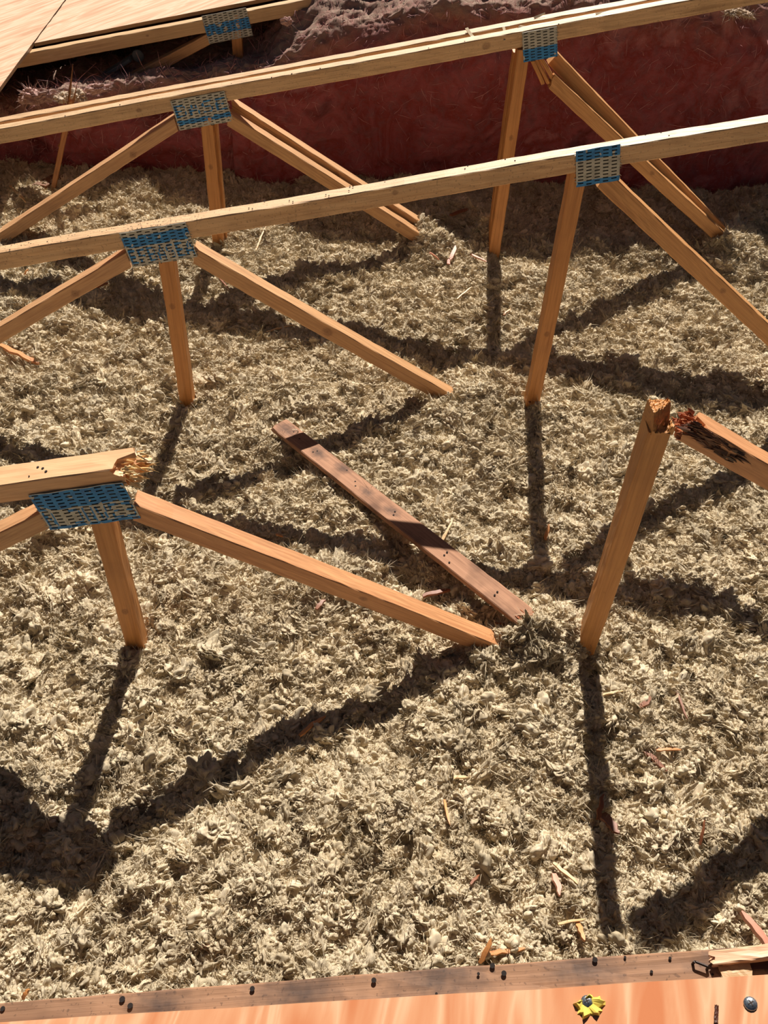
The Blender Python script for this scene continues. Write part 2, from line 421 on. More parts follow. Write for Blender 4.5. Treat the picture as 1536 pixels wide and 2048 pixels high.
# tuft shapes
tufts = bpy.data.collections.new('tuft_shapes')
def tuft_mesh(seed, sub, sx, sy, sz, lobes, fib, wisps, curl=0.0):
    rr = np.random.default_rng(seed)
    bm = bmesh.new(); bmesh.ops.create_icosphere(bm, subdivisions=sub, radius=1.0)
    V = np.array([v.co[:] for v in bm.verts]); Fc = [tuple(v.index for v in f.verts) for f in bm.faces]; bm.free()
    o = rr.uniform(0, 200, 3)
    warp = np.stack([pnoise(V[:, 0]*1.1+o[0]+k*9, V[:, 1]*1.1+o[1], V[:, 2]*1.1+o[2]) for k in range(3)], 1)
    Q = V+0.38*warp
    b1 = np.abs(pnoise(Q[:, 0]*lobes+o[1], Q[:, 1]*lobes+o[2], Q[:, 2]*lobes+o[0]))
    b2 = np.abs(pnoise(Q[:, 0]*lobes*2.2+o[1], Q[:, 1]*lobes*2.2+o[2], Q[:, 2]*lobes*2.2))
    low = pnoise(V[:, 0]*0.9+o[2], V[:, 1]*0.9+o[0], V[:, 2]*0.9)
    f1 = pnoise(Q[:, 0]*3+o[0], Q[:, 1]*fib+o[1], Q[:, 2]*fib+o[2])
    f2 = pnoise(Q[:, 0]*5+o[2], Q[:, 1]*15+o[0], Q[:, 2]*15+o[1])
    r = 0.62+0.5*low+0.86*b1+0.27*b2+0.05*f1+0.035*f2
    W = V*r[:, None]*np.array([sx, sy, sz])
    if curl:
        a = W[:, 0]*curl; z = W[:, 2].copy(); x = W[:, 0].copy()
        W[:, 2] = z*np.cos(a)+np.abs(x)*np.sin(np.abs(a))*0.7; W[:, 0] = x*np.cos(a*0.5)
    vs_ = [tuple(w) for w in W]; fs = list(Fc)
    for k in range(wisps):                     # stray fibres
        i = rr.integers(len(W)); p = W[i]*0.92; d = V[i]+rr.normal(size=3)*0.7; d /= np.linalg.norm(d)
        t = np.cross(d, rr.normal(size=3)); t /= np.linalg.norm(t); L = rr.uniform(0.2, 0.8); bend = rr.normal(size=3)*0.6*L
        n0 = len(vs_); w = 0.026
        for q, sc in ((0, 1), (0.35, 1), (0.7, 0.8), (1, 0.2)):
            c = p+d*L*q+bend*q*q
            vs_.append(tuple(c-t*w*sc)); vs_.append(tuple(c+t*w*sc))
        for q in range(3): fs.append((n0+2*q, n0+2*q+1, n0+2*q+3, n0+2*q+2))
    return mesh_from('tuft', vs_, fs, smooth=True)
TS = [(5, 1.15, .95, .9, 1.5, 5, 160, 0), (5, 1.0, 1.0, .95, 1.9, 5, 160, 0), (5, 1.5, .9, .8, 1.4, 7, 176, .15), (5, 1.25, 1.0, .8, 1.5, 7, 144, .2),
      (5, 1.6, .7, .7, 1.5, 7, 176, .2), (5, 1.1, 1.05, .9, 2.1, 5, 176, 0), (5, .95, .95, 1.0, 1.7, 5, 160, 0), (5, 1.45, 1.0, .5, 1.5, 9, 120, .6),
      (5, 1.2, .85, .9, 1.9, 6, 160, 0), (5, 1.9, .5, .5, 1.3, 9, 160, .4), (5, 1.05, 1.0, .9, 1.7, 6, 240, 0), (5, 1.3, .95, .8, 1.9, 7, 144, .1)]
for i, a in enumerate(TS):
    o = bpy.data.objects.new('tuft', tuft_mesh(100+i, *a)); o.data.materials.append(WOOL); tufts.objects.link(o)

def scatter(target, coll, layers, mat):
    """geometry nodes: keep the base surface and strew tufts over it. layers = [(density, rmin, rmax, seed, lift)]"""
    ng = bpy.data.node_groups.new('strew_tufts', 'GeometryNodeTree')
    ng.interface.new_socket('Geometry', in_out='INPUT', socket_type='NodeSocketGeometry')
    ng.interface.new_socket('Geometry', in_out='OUTPUT', socket_type='NodeSocketGeometry')
    N = ng.nodes; Lk = ng.links.new
    gi = N.new('NodeGroupInput'); go = N.new('NodeGroupOutput'); jn = N.new('GeometryNodeJoinGeometry')
    Lk(gi.outputs[0], jn.inputs[0])
    ci = N.new('GeometryNodeCollectionInfo'); ci.inputs['Collection'].default_value = coll
    ci.inputs['Separate Children'].default_value = True; ci.inputs['Reset Children'].default_value = True
    for (dens, r0, r1, sd_, lift, tilt) in layers:
        dp = N.new('GeometryNodeDistributePointsOnFaces'); dp.distribute_method = 'RANDOM'
        dp.inputs['Density'].default_value = dens; dp.inputs['Seed'].default_value = sd_
        Lk(gi.outputs[0], dp.inputs['Mesh'])
        ip = N.new('GeometryNodeInstanceOnPoints'); Lk(dp.outputs['Points'], ip.inputs['Points']); Lk(ci.outputs[0], ip.inputs['Instance'])
        ip.inputs['Pick Instance'].default_value = True
        rv = N.new('FunctionNodeRandomValue'); rv.data_type = 'FLOAT_VECTOR'
        rv.inputs[0].default_value = (-tilt, -tilt, 0); rv.inputs[1].default_value = (tilt, tilt, 6.283); rv.inputs['Seed'].default_value = sd_+3
        Lk(rv.outputs[0], ip.inputs['Rotation'])
        rs = N.new('FunctionNodeRandomValue'); rs.data_type = 'FLOAT'
        rs.inputs[2].default_value = 0.0; rs.inputs[3].default_value = 1.0; rs.inputs['Seed'].default_value = sd_+5
        pw = N.new('ShaderNodeMath'); pw.operation = 'POWER'; Lk(rs.outputs[1], pw.inputs[0]); pw.inputs[1].default_value = 1.7
        mr = N.new('ShaderNodeMapRange'); Lk(pw.outputs[0], mr.inputs[0]); mr.inputs['To Min'].default_value = r0; mr.inputs['To Max'].default_value = r1
        Lk(mr.outputs[0], ip.inputs['Scale'])
        tr = N.new('GeometryNodeTranslateInstances'); Lk(ip.outputs[0], tr.inputs[0]); tr.inputs['Translation'].default_value = (0, 0, lift)
        tr.inputs['Local Space'].default_value = False
        Lk(tr.outputs[0], jn.inputs[0])
    Lk(jn.outputs[0], go.inputs[0])
    md = target.modifiers.new('strew', 'NODES'); md.node_group = ng
scatter(wool, tufts, [(6500, .006, .0115, 1, -.002, 0.9), (2300, .011, .019, 2, .004, 0.8), (620, .017, .027, 3, .006, 0.6)], WOOL)

# ================================================================== STRUCTURE: roof deck and back wall
def ply_mat(name, a, b, c2, scale, rot, seed=0.0, stripes=True):
    k = NT(name); co = k.coord((1, 1, 1), rot=rot)
    st = k.n('ShaderNodeMapping'); st.inputs['Scale'].default_value = scale; st.inputs['Location'].default_value = (seed, seed, 0); k.l(co, st.inputs[0])
    n1 = k.noise(st.outputs[0], 1.0, 3, 0.5, 1.2); n2 = k.noise(st.outputs[0], 7.0, 3, 0.6, 0.4)
    col = k.ramp(n1, [(0.34, b), (0.46, a), (0.52, c2), (0.56, a), (0.70, b)])
    col = k.mix(k.math('MULTIPLY', k.ramp(n2, [(0.48, (0, 0, 0, 1)), (0.75, (1, 1, 1, 1))]), 0.35), col, b)
    k.l(col, k.b.inputs['Base Color']); k.b.inputs['Roughness'].default_value = 0.7; k.b.inputs['Specular IOR Level'].default_value = 0.2
    k.bump(k.math('ADD', n2, n1), 0.35, 0.001); return k.m
PLY_NEAR = ply_mat('fresh_plywood_face', lin(206, 148, 108), lin(192, 118, 76), lin(216, 170, 132), (16, 2.2, 1), (0, 0, math.radians(14)))
PLY_FAR = ply_mat('weathered_plywood_face', lin(220, 180, 148), lin(200, 154, 122), lin(230, 196, 168), (2.5, 14, 1), (0, 0, math.radians(-35)), 3.1)
PLY_EDGE = wood('plywood_edge', lin(176, 140, 104), lin(96, 68, 46), stain=.5)
WALL = flat_mat('brown_wallboard', lin(110, 72, 40), 0.9)

def slab(name, quad_xy, z0, th, mats, parent=None, nsub=24, edge_jag=0.0, seed=0):
    """flat sheet on the roof plane; quad_xy = 4 (x, y) corners counter-clockwise from above"""
    rr = random.Random(seed); loop = []
    for i in range(4):
        a, b = quad_xy[i], quad_xy[(i+1) % 4]
        for t in range(nsub):
            f = t/nsub; j = rr.uniform(-edge_jag, edge_jag) if t else 0
            dx, dy = b[0]-a[0], b[1]-a[1]; L = math.hypot(dx, dy)
            loop.append((a[0]+dx*f-dy/L*j, a[1]+dy*f+dx/L*j))
    n = len(loop); vs_ = [(x, y, roof_z(x, z0)) for x, y in loop]+[(x, y, roof_z(x, z0)-th) for x, y in loop]
    fs = [tuple(range(n)), tuple(range(2*n-1, n-1, -1))]; mi = [0, 0]
    for k in (1, 2, 3): pass
    for i in range(n):
        j = (i+1) % n; fs.append((i, i+n, j+n, j)); mi.append(1)
    return obj(name, mesh_from(name, vs_, fs, mat_idx=mi), mats, parent)

DY = 2.345               # front face of the far truss under the deck
s1 = slab('roof_deck_sheet', [(-2.2, 1.78), (-.968, 1.78), (-.968, 3.4), (-2.2, 3.4)], .568, .012, [PLY_FAR, PLY_EDGE], edge_jag=.0012)
tag(s1, 'pale weathered plywood roof sheet at the far left, overhanging lower toward the viewer', 'plywood')
s2 = slab('roof_deck_sheet', [(-.964, 2.405), (.60, 2.405), (.60, 3.4), (-.964, 3.4)], .566, .012, [PLY_FAR, PLY_EDGE], edge_jag=.0018, seed=2)
tag(s2, 'pale plywood roof sheet nailed above the far shaded truss, right of the sheet joint', 'plywood')
bw = [(-2.2, 2.98), (3.0, 2.98)]
w = mesh_from('wall', [(-2.2, 2.96, -.1), (3, 2.96, -.1), (3, 2.96, roof_z(3, .50)), (-2.2, 2.96, roof_z(-2.2, .50)),
                       (-2.2, 2.99, -.1), (3, 2.99, -.1), (3, 2.99, roof_z(3, .50)), (-2.2, 2.99, roof_z(-2.2, .50))],
              [(0, 1, 2, 3), (7, 6, 5, 4), (3, 2, 6, 7), (0, 4, 5, 1), (1, 5, 6, 2), (0, 3, 7, 4)])
tag(obj('wall_back', w, WALL), kind='structure')

# ================================================================== TRUSSES
def bpt(px, py, y, d=0.019): 
    p = at_y(px, py, y); return Vector((p.x, y+d, p.z))
def ext(p0, p1, dist): return p1+(p1-p0).normalized()*dist
def chord_line(y, w, h, z_top_at0, x0, x1):
    zc = z_top_at0-h/2/math.cos(RANG)
    return (Vector((x0, y+w/2, roof_z(x0, zc))), Vector((x1, y+w/2, roof_z(x1, zc))))
BAND_Z = lambda x, y, z0, H: None

def post(parent, top, foot, y, mat, w=0.036, d=0.038, depth=0.10, **kw):
    a, b = bpt(*top, y, d/2), bpt(*foot, y, d/2); x = (a.x+b.x)/2
    return beam('vertical_web', (x, y+d/2, a.z), (x, y+d/2, b.z-depth), d, w, mat, parent, yaxis=Vector((0, 1, 0)), **kw)

# ---- truss nearest the viewer with a broken top chord (A), second (B), doubled third (C1, C2), far one (D)
tA = thing('roof_truss', 'nearest roof truss at left, its top chord snapped off with a splintered end', 'roof truss', (-.2577, 0, 0))
zA = 0.5455
wA = wood('wood_snapped_chord', lin(236, 190, 146), lin(206, 146, 98), [(.80, 0, .021, .012)], stain=.10, seed=1)
p0, p1 = chord_line(0.0, .050, .040, zA, -.95, -.155)
p1 = Vector((at_y(262, 945, .02).x, .025, roof_z(at_y(262, 945, .02).x, zA-.02045)))
cA = beam('top_chord', p0, p1, .050, .040, wA, tA, jag1=.010, seed=3, end_fn=lambda y, z: (0.018 if y > 0 else -.004)+(-.012 if z > 0 else .004))
tag(cA, 'top chord broken off beyond the steel plate')
LA = (p1-p0).length
for (u, yy, r) in ((.155, .008, .0022), (.145, .003, .0024), (.137, -.006, .0024), (.165, -.012, .0013), (.33, .006, .0016), (.40, -.01, .0015)):
    hole(cA, LA-u, yy, .0218, r)
wPost = [wood('wood_post_%s' % c, lin(214, 154, 92), lin(156, 94, 42), [(kx, -.019, 0, .008)], stain=.2, seed=7+i*3) for i, (c, kx) in enumerate((('a', .30), ('b', .15), ('c', .42), ('d', .25)))]
vA = post(tA, (195, 1000), (273, 1319), 0.0, wPost[0], seed=4)
wDiag = [wood('wood_web_%d' % i, lin(*a), lin(*b), kn, stain=st_, seed=20+i*5) for i, (a, b, kn, st_) in enumerate([
    ((222, 166, 118), (168, 106, 62), [(.46, -.019, .004, .008)], .18),
    ((218, 172, 124), (160, 106, 62), [(.37, -.019, 0, .013)], .15),
    ((216, 170, 120), (154, 98, 54), [(.62, -.019, .004, .008)], .2),
    ((216, 164, 108), (158, 98, 50), [(.45, -.019, .004, .008)], .15),
    ((216, 172, 128), (166, 112, 70), [(.17, -.019, .004, .011)], .22)])]
a, b = bpt(268, 1024, 0), bpt(950, 1288, 0)
dA = beam('diagonal_web', a, ext(a, b, .10), .038, .038, wDiag[0], tA, seed=5, cut0=-.35)
a, b = bpt(96, 1040, 0), bpt(0, 1086, 0)
beam('diagonal_web', a, ext(a, b, .35), .038, .036, wDiag[4], tA, seed=6, cut0=.5)
pA = at_y(172, 1012, 0)
plate(tA, pA.x, pA.z, 0.0, .165, .086, RANG, [(0.02, .47), (.93, 1)], 'EN cNVE3'[1:], (.52, .92), seed=1)
M = frame(p0, p1) @ Matrix.Translation((LA, 0, 0))
pts = []
rr = random.Random(5)
for i in range(70):
    y, z = rr.uniform(-.024, .024), rr.uniform(-.019, .019)
    o = M @ Vector((rr.uniform(-.012, .006)+(0.016 if y > 0 else 0), y, z))
    pts.append((o, (1, rr.uniform(-.5, .5), rr.uniform(-.9, .35)), rr.uniform(.008, .026), rr.uniform(.002, .0055)))
splinters('splintered_end', pts, wood('fresh_split_wood', lin(255, 224, 170), lin(232, 178, 112), stain=.02), cA, 9)

tB = thing('roof_truss', 'single intact roof truss crossing the middle of the floor, second from the viewer', 'roof truss', (-.2577, S, 0))
wB = wood('wood_chord_middle', PALE, lin(178, 126, 78), [(2.305, -.019, -.004, .016), (1.86, .0, .021, .009), (1.25, -.02, .006, .007)], stain=.22, speck=.35, seed=40)
zB = 0.5565
p0, p1 = chord_line(S, .038, .042, zB, -.95, 1.75)
cB = beam('top_chord', p0, p1, .038, .042, wB, tB, seed=10)
post(tB, (329, 500), (372, 808), S, wPost[1], seed=11); post(tB, (1163, 345), (1063, 806), S, wPost[2], seed=12)
a, b = bpt(388, 512, S), bpt(868, 784, S); beam('diagonal_web', a, ext(a, b, .10), .038, .038, wDiag[1], tB, seed=13, cut0=-.4)
a, b = bpt(258, 520, S), bpt(0, 672, S); beam('diagonal_web', a, ext(a, b, .30), .038, .036, wDiag[4], tB, seed=14, cut0=.4)
a, b = bpt(1206, 358, S), bpt(1536, 672, S); beam('diagonal_web', a, ext(a, b, .35), .036, .040, wDiag[3], tB, seed=15, cut0=-.3)
pB = at_y(318, 490, S); plate(tB, pB.x, pB.z, S, .158, .088, RANG, [(.16, .45)], 'EFBASEA', (.52, .92), seed=2)
pB = at_y(1196, 331, S); plate(tB, pB.x, pB.z, S, .096, .082, RANG, [(0, .30), (.86, 1)], seed=3)

wC1 = wood('wood_chord_far_front', PALE, lin(160, 118, 74), [(.92, -.02, 0, .008), (1.95, -.02, .000, .012)], stain=.35, speck=.3, seed=60)
wC2 = wood('wood_chord_far_rear', lin(222, 184, 142), lin(160, 118, 74), stain=.35, speck=.25, seed=71)
C = 2*S; zC = .5575
tC = thing('roof_truss', 'front truss of the doubled far pair, with two blue-grey steel plates', 'roof truss', (-.2577, C, 0))
p0, p1 = chord_line(C, .038, .042, zC, -1.35, 2.2); cC = beam('top_chord', p0, p1, .038, .042, wC1, tC, seed=20)
post(tC, (414, 235), (434, 489), C, wPost[1], seed=21); post(tC, (1047, 100), (991, 495), C, wPost[3], seed=22)
a, b = bpt(455, 238, C), bpt(828, 474, C); beam('diagonal_web', a, ext(a, b, .10), .038, .036, wDiag[2], tC, seed=23, cut0=-.5)
a, b = bpt(352, 250, C), bpt(12, 472, C); beam('diagonal_web', a, ext(a, b, .06), .038, .036, wDiag[4], tC, seed=24, cut0=.4)
a, b = bpt(1104, 165, C), bpt(1432, 468, C)
w_ = beam('diagonal_web', a, ext(a, b, .04), .036, .038, wDiag[3], tC, seed=25, cut0=-.4, jag0=.004); tag(w_, 'web cracked near its head and bent off the plate')
a, b = bpt(1068, 108, C), bpt(1098, 170, C)
for k in range(3):
    o_ = Vector((.0135*(k-1), .002*k, -.002*k)); beam('split_web_strip', a+o_, b+o_+Vector((.004*(k-1), 0, .004*k)), .030, .0115, wPost[3], tC, seed=26+k, jag1=.003)
pC = at_y(404, 222, C); plate(tC, pC.x, pC.z, C, .165, .088, RANG, [(.70, .84)], 'BASE', (.18, .58), seed=4)
pC = at_y(1080, 89, C); plate(tC, pC.x, pC.z, C, .098, .080, RANG, [(.58, 1)], seed=5)

C2 = C+.052
tC2 = thing('roof_truss', 'rear truss of the doubled far pair, nearest the pink insulation', 'roof truss', (-.2577, C2, 0))
p0, p1 = chord_line(C2, .038, .042, zC+.001, -1.35, 2.2)
beam('top_chord', p0, p1+Vector((0, .012, 0)), .038, .042, wC2, tC2, seed=30)
xl = at_y(434, 489, C).x
for xx, dz_, mt in ((xl+.010, .45, wPost[2]), (.668, .62, wPost[1])):
    beam('vertical_web', (xx, C2+.019, dz_), (xx, C2+.019, -.1), .038, .036, mt, tC2, seed=31)
a, b = bpt(455, 238, C), bpt(828, 474, C); o_ = Vector((.01, .052, .012))
beam('diagonal_web', a+o_, ext(a, b, .10)+o_, .038, .036, wDiag[1], tC2, seed=33, cut0=-.5)
a, b = bpt(352, 250, C), bpt(12, 472, C); o_ = Vector((-.005, .052, -.012)); beam('diagonal_web', a+o_, ext(a, b, .06)+o_, .038, .034, wDiag[4], tC2, seed=34)
a, b = bpt(1106, 118, C2), bpt(1424, 446, C2); beam('diagonal_web', a, ext(a, b, .06), .036, .038, wDiag[3], tC2, seed=35)

wD = wood('wood_chord_under_deck', lin(222, 186, 140), lin(168, 124, 80), [(.98, -.019, .004, .005)], stain=.15, seed=80)
tD = thing('roof_truss', 'farthest roof truss at upper left, under the plywood sheet edge', 'roof truss', (-.2577, DY, 0))
p0, p1 = chord_line(DY, .038, .042, .5525, -1.5, 1.2); beam('top_chord', p0, p1, .038, .042, wD, tD, seed=40)
a, b = bpt(418, 78, DY), bpt(335, 122, DY); beam('diagonal_web', a, ext(a, b, .35), .036, .034, wDiag[2], tD, seed=41)
beam('vertical_web', (-.262+.035, DY+.019, .50), (-.262+.035, DY+.019, -.1), .038, .036, wPost[0], tD, seed=42)
pD = at_y(455, 52, DY); plate(tD, pD.x, pD.z, DY, .160, .092, RANG, [(.34, .72)], seed=6)

# small nail pits on the chord tops
def top_holes(ch, z0, pts, r=.0016):
    Wi = world_of(ch).inverted()
    for (px, py) in pts:
        p = Wi @ at_roof(px, py, z0); hole(ch, p.x, max(-.016, min(.016, p.y)), .0226, r)
top_holes(cB, zB, [(530, 399), (579, 402), (586, 404), (498, 417), (505, 418), (652, 390), (658, 392), (698, 382), (706, 374), (700, 366), (770, 362), (930, 338), (935, 330), (1010, 318), (1030, 322), (1290, 270), (1322, 266), (1338, 272), (20, 500), (62, 488), (95, 484)])
top_holes(cC, zC, [(543, 157), (583, 153), (463, 168), (640, 143), (858, 100), (1118, 50), (130, 233), (240, 210), (930, 86)], .002)
pit = bmesh.new(); r4 = random.Random(4)
for i in range(150):
    u, v = r4.gauss(.70, .075) if i < 110 else r4.uniform(.3, .55), r4.uniform(-.017, .017); a_, b_ = r4.uniform(.0006, .0022), r4.uniform(.0004, .0010)
    pit.faces.new([pit.verts.new((u+a_*math.cos(t), v+b_*math.sin(t), .0226)) for t in (0, 1.05, 2.1, 3.14, 4.2, 5.25)])
me = bpy.data.meshes.new('pitting'); pit.to_mesh(me); pit.free()
tag(obj('splinter_pits', me, HOLE, cB, mtx=world_of(cB)), kind='stuff')

# ---- broken pieces on the right of the nearest truss
ft, tp = at_y(1166, 1320, 0), at_y(1322, 874, 0)
pr = thing('broken_wooden_post', 'thick broken wooden post standing upright at right with a notched, torn top', 'post', (ft.x, .025, 0))
wR = wood('wood_broken_post', lin(216, 158, 96), lin(160, 100, 48), [(.30, -.02, 0, .006)], stain=.25, seed=90)
xx = (ft.x+tp.x)/2
foot = Vector((xx+.004, .022, -.10)); head = Vector((xx-.002, .022, .598))
bb = beam('post', foot, head, .048, .037, wR, pr, seed=50, twist=math.radians(12), jag1=.001)
bb.matrix_basis = bb.matrix_basis @ Matrix.Rotation(math.radians(-16), 4, 'X')
TORN = wood('torn_wood_fibres', lin(204, 128, 84), lin(120, 62, 36), stain=.4, seed=5)
Mh = Matrix.Translation(head) @ Matrix.Rotation(math.radians(4), 4, 'Z')
nn = 22; u_, v_ = np.meshgrid(np.linspace(-1, 1, nn), np.linspace(-1, 1, nn))       # u: +X, v: +Y (away)
hh = .030*np.clip((v_+.55-(u_*.55))*1.6, 0, 1)+.010*np.clip((u_-.45)*3, 0, 1)*(v_ < 0)+.0035*pnoise(u_*3.1, v_*3.1)+.003*pnoise(u_*8, v_*8+3)
P_ = np.stack([u_*.0182, v_*.0238, hh+.001], -1)
tv = [tuple(p) for p in P_.reshape(-1, 3)]; tf = [(j*nn+i, j*nn+i+1, (j+1)*nn+i+1, (j+1)*nn+i) for j in range(nn-1) for i in range(nn-1)]
rim = [i for i in range(nn)]+[j*nn+nn-1 for j in range(1, nn)]+[(nn-1)*nn+i for i in range(nn-2, -1, -1)]+[j*nn for j in range(nn-2, 0, -1)]
n0 = len(tv); tv += [(tv[r][0], tv[r][1], -.004) for r in rim]
tf += [(n0+k, n0+(k+1) % len(rim), rim[(k+1) % len(rim)], rim[k]) for k in range(len(rim))]
tt = obj('torn_top', mesh_from('torn_top', tv, tf), wR, bb, mtx=Mh)
pts = [(Mh @ Vector((rr.uniform(-.016, .016), rr.uniform(-.021, .021), rr.uniform(.0, .02))), (rr.uniform(-.3, .3), rr.uniform(-.3, .3), 1), rr.uniform(.006, .014), rr.uniform(.002, .004)) for _ in range(34)]
splinters('torn_fibres', pts, TORN, bb, 12)

a, b = bpt(1378, 862, 0.0, .02), bpt(1560, 968, 0.0, .02)
wb = thing('broken_wooden_web', 'broken slanted timber at the right edge with a dark bark-like torn end', 'timber', (b.x, .02, 0))
wW = wood('wood_broken_web', lin(222, 166, 120), lin(164, 104, 60), [(.035, -.02, .010, .018)], stain=.25, seed=95)
def frag_end(y, z): return (.0 if z > 0 else -.014)
L_ = (ext(a, b, .45)-a).length
wbo = beam('timber', ext(a, b, .45), a, .044, .042, wW, wb, yaxis=Vector((0, 1, 0)), seed=52, jag1=.010, end_fn=frag_end)
d_ = (b-a).normalized(); nrm = Vector((d_.z, 0, -d_.x)); nrm = nrm if nrm.z > 0 else -nrm
BARK = wood('dark_torn_wood', lin(128, 84, 60), lin(48, 30, 22), stain=.7, grain=1.6, seed=15)
pts = []
for i in range(60):
    t = rr.uniform(-.004, .115); v = rr.uniform(-.004, .020)-t*.05
    pts.append((a+d_*t+nrm*v+Vector((0, -.0235, 0)), d_*rr.choice((-1, 1))+Vector((0, rr.uniform(-.16, .0), 0))+nrm*rr.uniform(-.25, .15), rr.uniform(.012, .038), rr.uniform(.003, .007)))
splinters('torn_bark_strips', pts, BARK, wbo, 21)
pts = [(a+d_*rr.uniform(0, .006)+nrm*rr.uniform(-.018, .018)+Vector((0, rr.uniform(-.02, .02), 0)), -d_+nrm*rr.uniform(-.5, .5)+Vector((0, rr.uniform(-.4, .4), 0)), rr.uniform(.008, .020), rr.uniform(.004, .008)) for _ in range(60)]
splinters('torn_fibres', pts, TORN, wbo, 22)

# ================================================================== plank on the wool
q0, q1 = at_z(560, 852, .022), at_z(1046, 1232, .060)
pl = thing('loose_plank', 'thin stained wooden plank with nail holes lying flat on the grey wool floor', 'plank', (q0+q1)/2)
wP = wood('wood_loose_plank', lin(188, 144, 114), lin(124, 84, 62), stain=.75, seed=100, rough=.85, stains=[(.16, 0, .006, .022), (.24, .01, .006, .018), (.345, 0, .006, .018), (.03, 0, .006, .03), (.43, .0, .006, .018)])
x = (q1-q0).normalized(); 
pb = beam('board', q0, q1, .052, .014, wP, pl, yaxis=Vector((0, 0, 1)).cross(x), seed=60, jag1=.004, jag0=.006,
          end_fn=lambda y, z: .010*math.sin(y*130)+(-.008 if z < 0 else .002))
LP = (q1-q0).length
for u, v in ((.115, -.006), (.118, .004), (.20, .013), (.235, .002), (.245, -.008), (.345, .004), (.35, -.006), (.48, .004), (.482, -.007), (.50, -.014), (.60, .003), (.602, -.008), (.04, .006), (.065, 0)):
    hole(pb, LP*u/.66, v, .0084, .0022)
pts = [(q1+Vector((rr.uniform(-.02, .02), rr.uniform(-.02, .02), rr.uniform(-.006, .006))), x+Vector((0, 0, rr.uniform(-.3, .1))), rr.uniform(.006, .016), .004) for _ in range(16)]
splinters('torn_fibres', pts, TORN, pb, 33)

# ================================================================== near deck
wF = wood('wood_near_chord', lin(172, 132, 102), lin(112, 80, 60), stain=.6, speck=.45, seed=110, rough=.75,
          stains=[(.75+(px-0)/768*.435, v, .02, r) for px, v, r in ((-440, .01, .02), (500, .012, .045), (250, .008, .035), (990, .008, .030), (745, .012, .03), (5, .0, .03), (1390, .008, .05), (1190, .014, .02))])
tF = thing('roof_truss', 'weathered brown top chord under the front plywood, with dark nail holes', 'roof truss', (.2, -.80, 0))
f0, f1 = at_roof(0, 2003), at_roof(1536, 1889)
yb = -.7765
def yb_at(x): return f0.y+(f1.y-f0.y)*(x-f0.x)/(f1.x-f0.x)
zc = .52-.0205
pf0, pf1 = Vector((-.75, yb_at(-.75)-.019, roof_z(-.75, zc))), Vector((1.0, yb_at(1.0)-.019, roof_z(1.0, zc)))
cF = beam('top_chord', pf0, pf1, .038, .040, wF, tF, yaxis=Vector((0, 1, 0)), seed=70)
Minv = world_of(cF).inverted()
def on_chord(px, py):
    p = Minv @ at_roof(px, py, .5205); return p.x, p.y
for (px, py, r) in ((985, 1932, .0025), (1008, 1947, .0025), (1190, 1920, .0025), (505, 1978, .0025), (748, 1961, .0025), (6, 2018, .0025), (245, 1999, .003), (261, 2012, .0028),
                    (957, 1948, .0014), (1250, 1915, .0012), (873, 1988, .0013), (1303, 1944, .0014), (1340, 1917, .0014), (1425, 1950, .0012)):
    u, v = on_chord(px, py); hole(cF, u, v, .0218, r)
zs = .5315
yn = at_roof(768, 2001, zs).y; yl = at_roof(0, 2044, zs); yr_ = at_roof(1536, 1949, zs)
sl = (yr_.y-yl.y)/(yr_.x-yl.x)
s3 = slab('roof_deck_sheet', [(-.75, -1.75), (1.0, -1.75), (1.0, yl.y+sl*(1.0-yl.x)), (-.75, yl.y+sl*(-.75-yl.x))], zs, .011, [PLY_NEAR, PLY_EDGE], edge_jag=.0006, seed=4)
tag(s3, 'orange-tinted plywood roof sheet along the bottom edge of the view', 'plywood')
RM = Matrix.Rotation(-RANG, 4, 'Y')
STEEL = metal_mat('bright_zinc_screw', lin(200, 206, 212), lin(120, 128, 136), .25, .9)
FOAM = flat_mat('torn_yellow_foam', lin(242, 214, 96), .95)
DARKST = metal_mat('dark_rusty_steel', lin(58, 44, 38), lin(26, 18, 16), .5, .6)
def screw(px, py, r, label):
    p = at_roof(px, py, zs+.001); bm = bmesh.new()
    prof = [(0.0, .42*r), (.35*r, .40*r), (.7*r, .28*r), (.95*r, .1*r), (r, 0), (r, -.12*r)]
    rings = []
    for (rad, z) in prof:
        if rad == 0: rings.append([bm.verts.new((0, 0, z))]); continue
        rings.append([bm.verts.new((rad*math.cos(t*math.tau/14), rad*math.sin(t*math.tau/14), z)) for t in range(14)])
    for i in range(14): bm.faces.new((rings[0][0], rings[1][i], rings[1][(i+1) % 14]))
    for k in range(1, len(rings)-1):
        for i in range(14): j = (i+1) % 14; bm.faces.new((rings[k][i], rings[k+1][i], rings[k+1][j], rings[k][j]))
    me = bpy.data.meshes.new('screw'); bm.to_mesh(me); bm.free()
    o = obj('screw_head', me, STEEL, mtx=Matrix.Translation(p) @ RM)
    cm = bmesh.new()                        # cross recess
    for ang in (0.4, 0.4+math.pi/2):
        c_, s_ = math.cos(ang), math.sin(ang)
        bmesh.ops.create_cube(cm, size=1, matrix=Matrix.Translation((0, 0, .40*r)) @ Matrix.Rotation(ang, 4, 'Z') @ Matrix.Diagonal((.9*r, .16*r, .06*r, 1)))
    me = bpy.data.meshes.new('recess'); cm.to_mesh(me); cm.free()
    obj('cross_recess', me, DARKST, o, mtx=Matrix.Translation(p) @ RM)
    return tag(o, label, 'screw'), p
screw(1501, 2007, .0060, 'domed steel screw head near the right end of the front plywood')
_, ps = screw(1174, 2003, .0055, 'steel screw head poking through torn yellow foam on the front plywood')
bm = bmesh.new(); n = 26; ring0, ring1, top1 = [], [], []
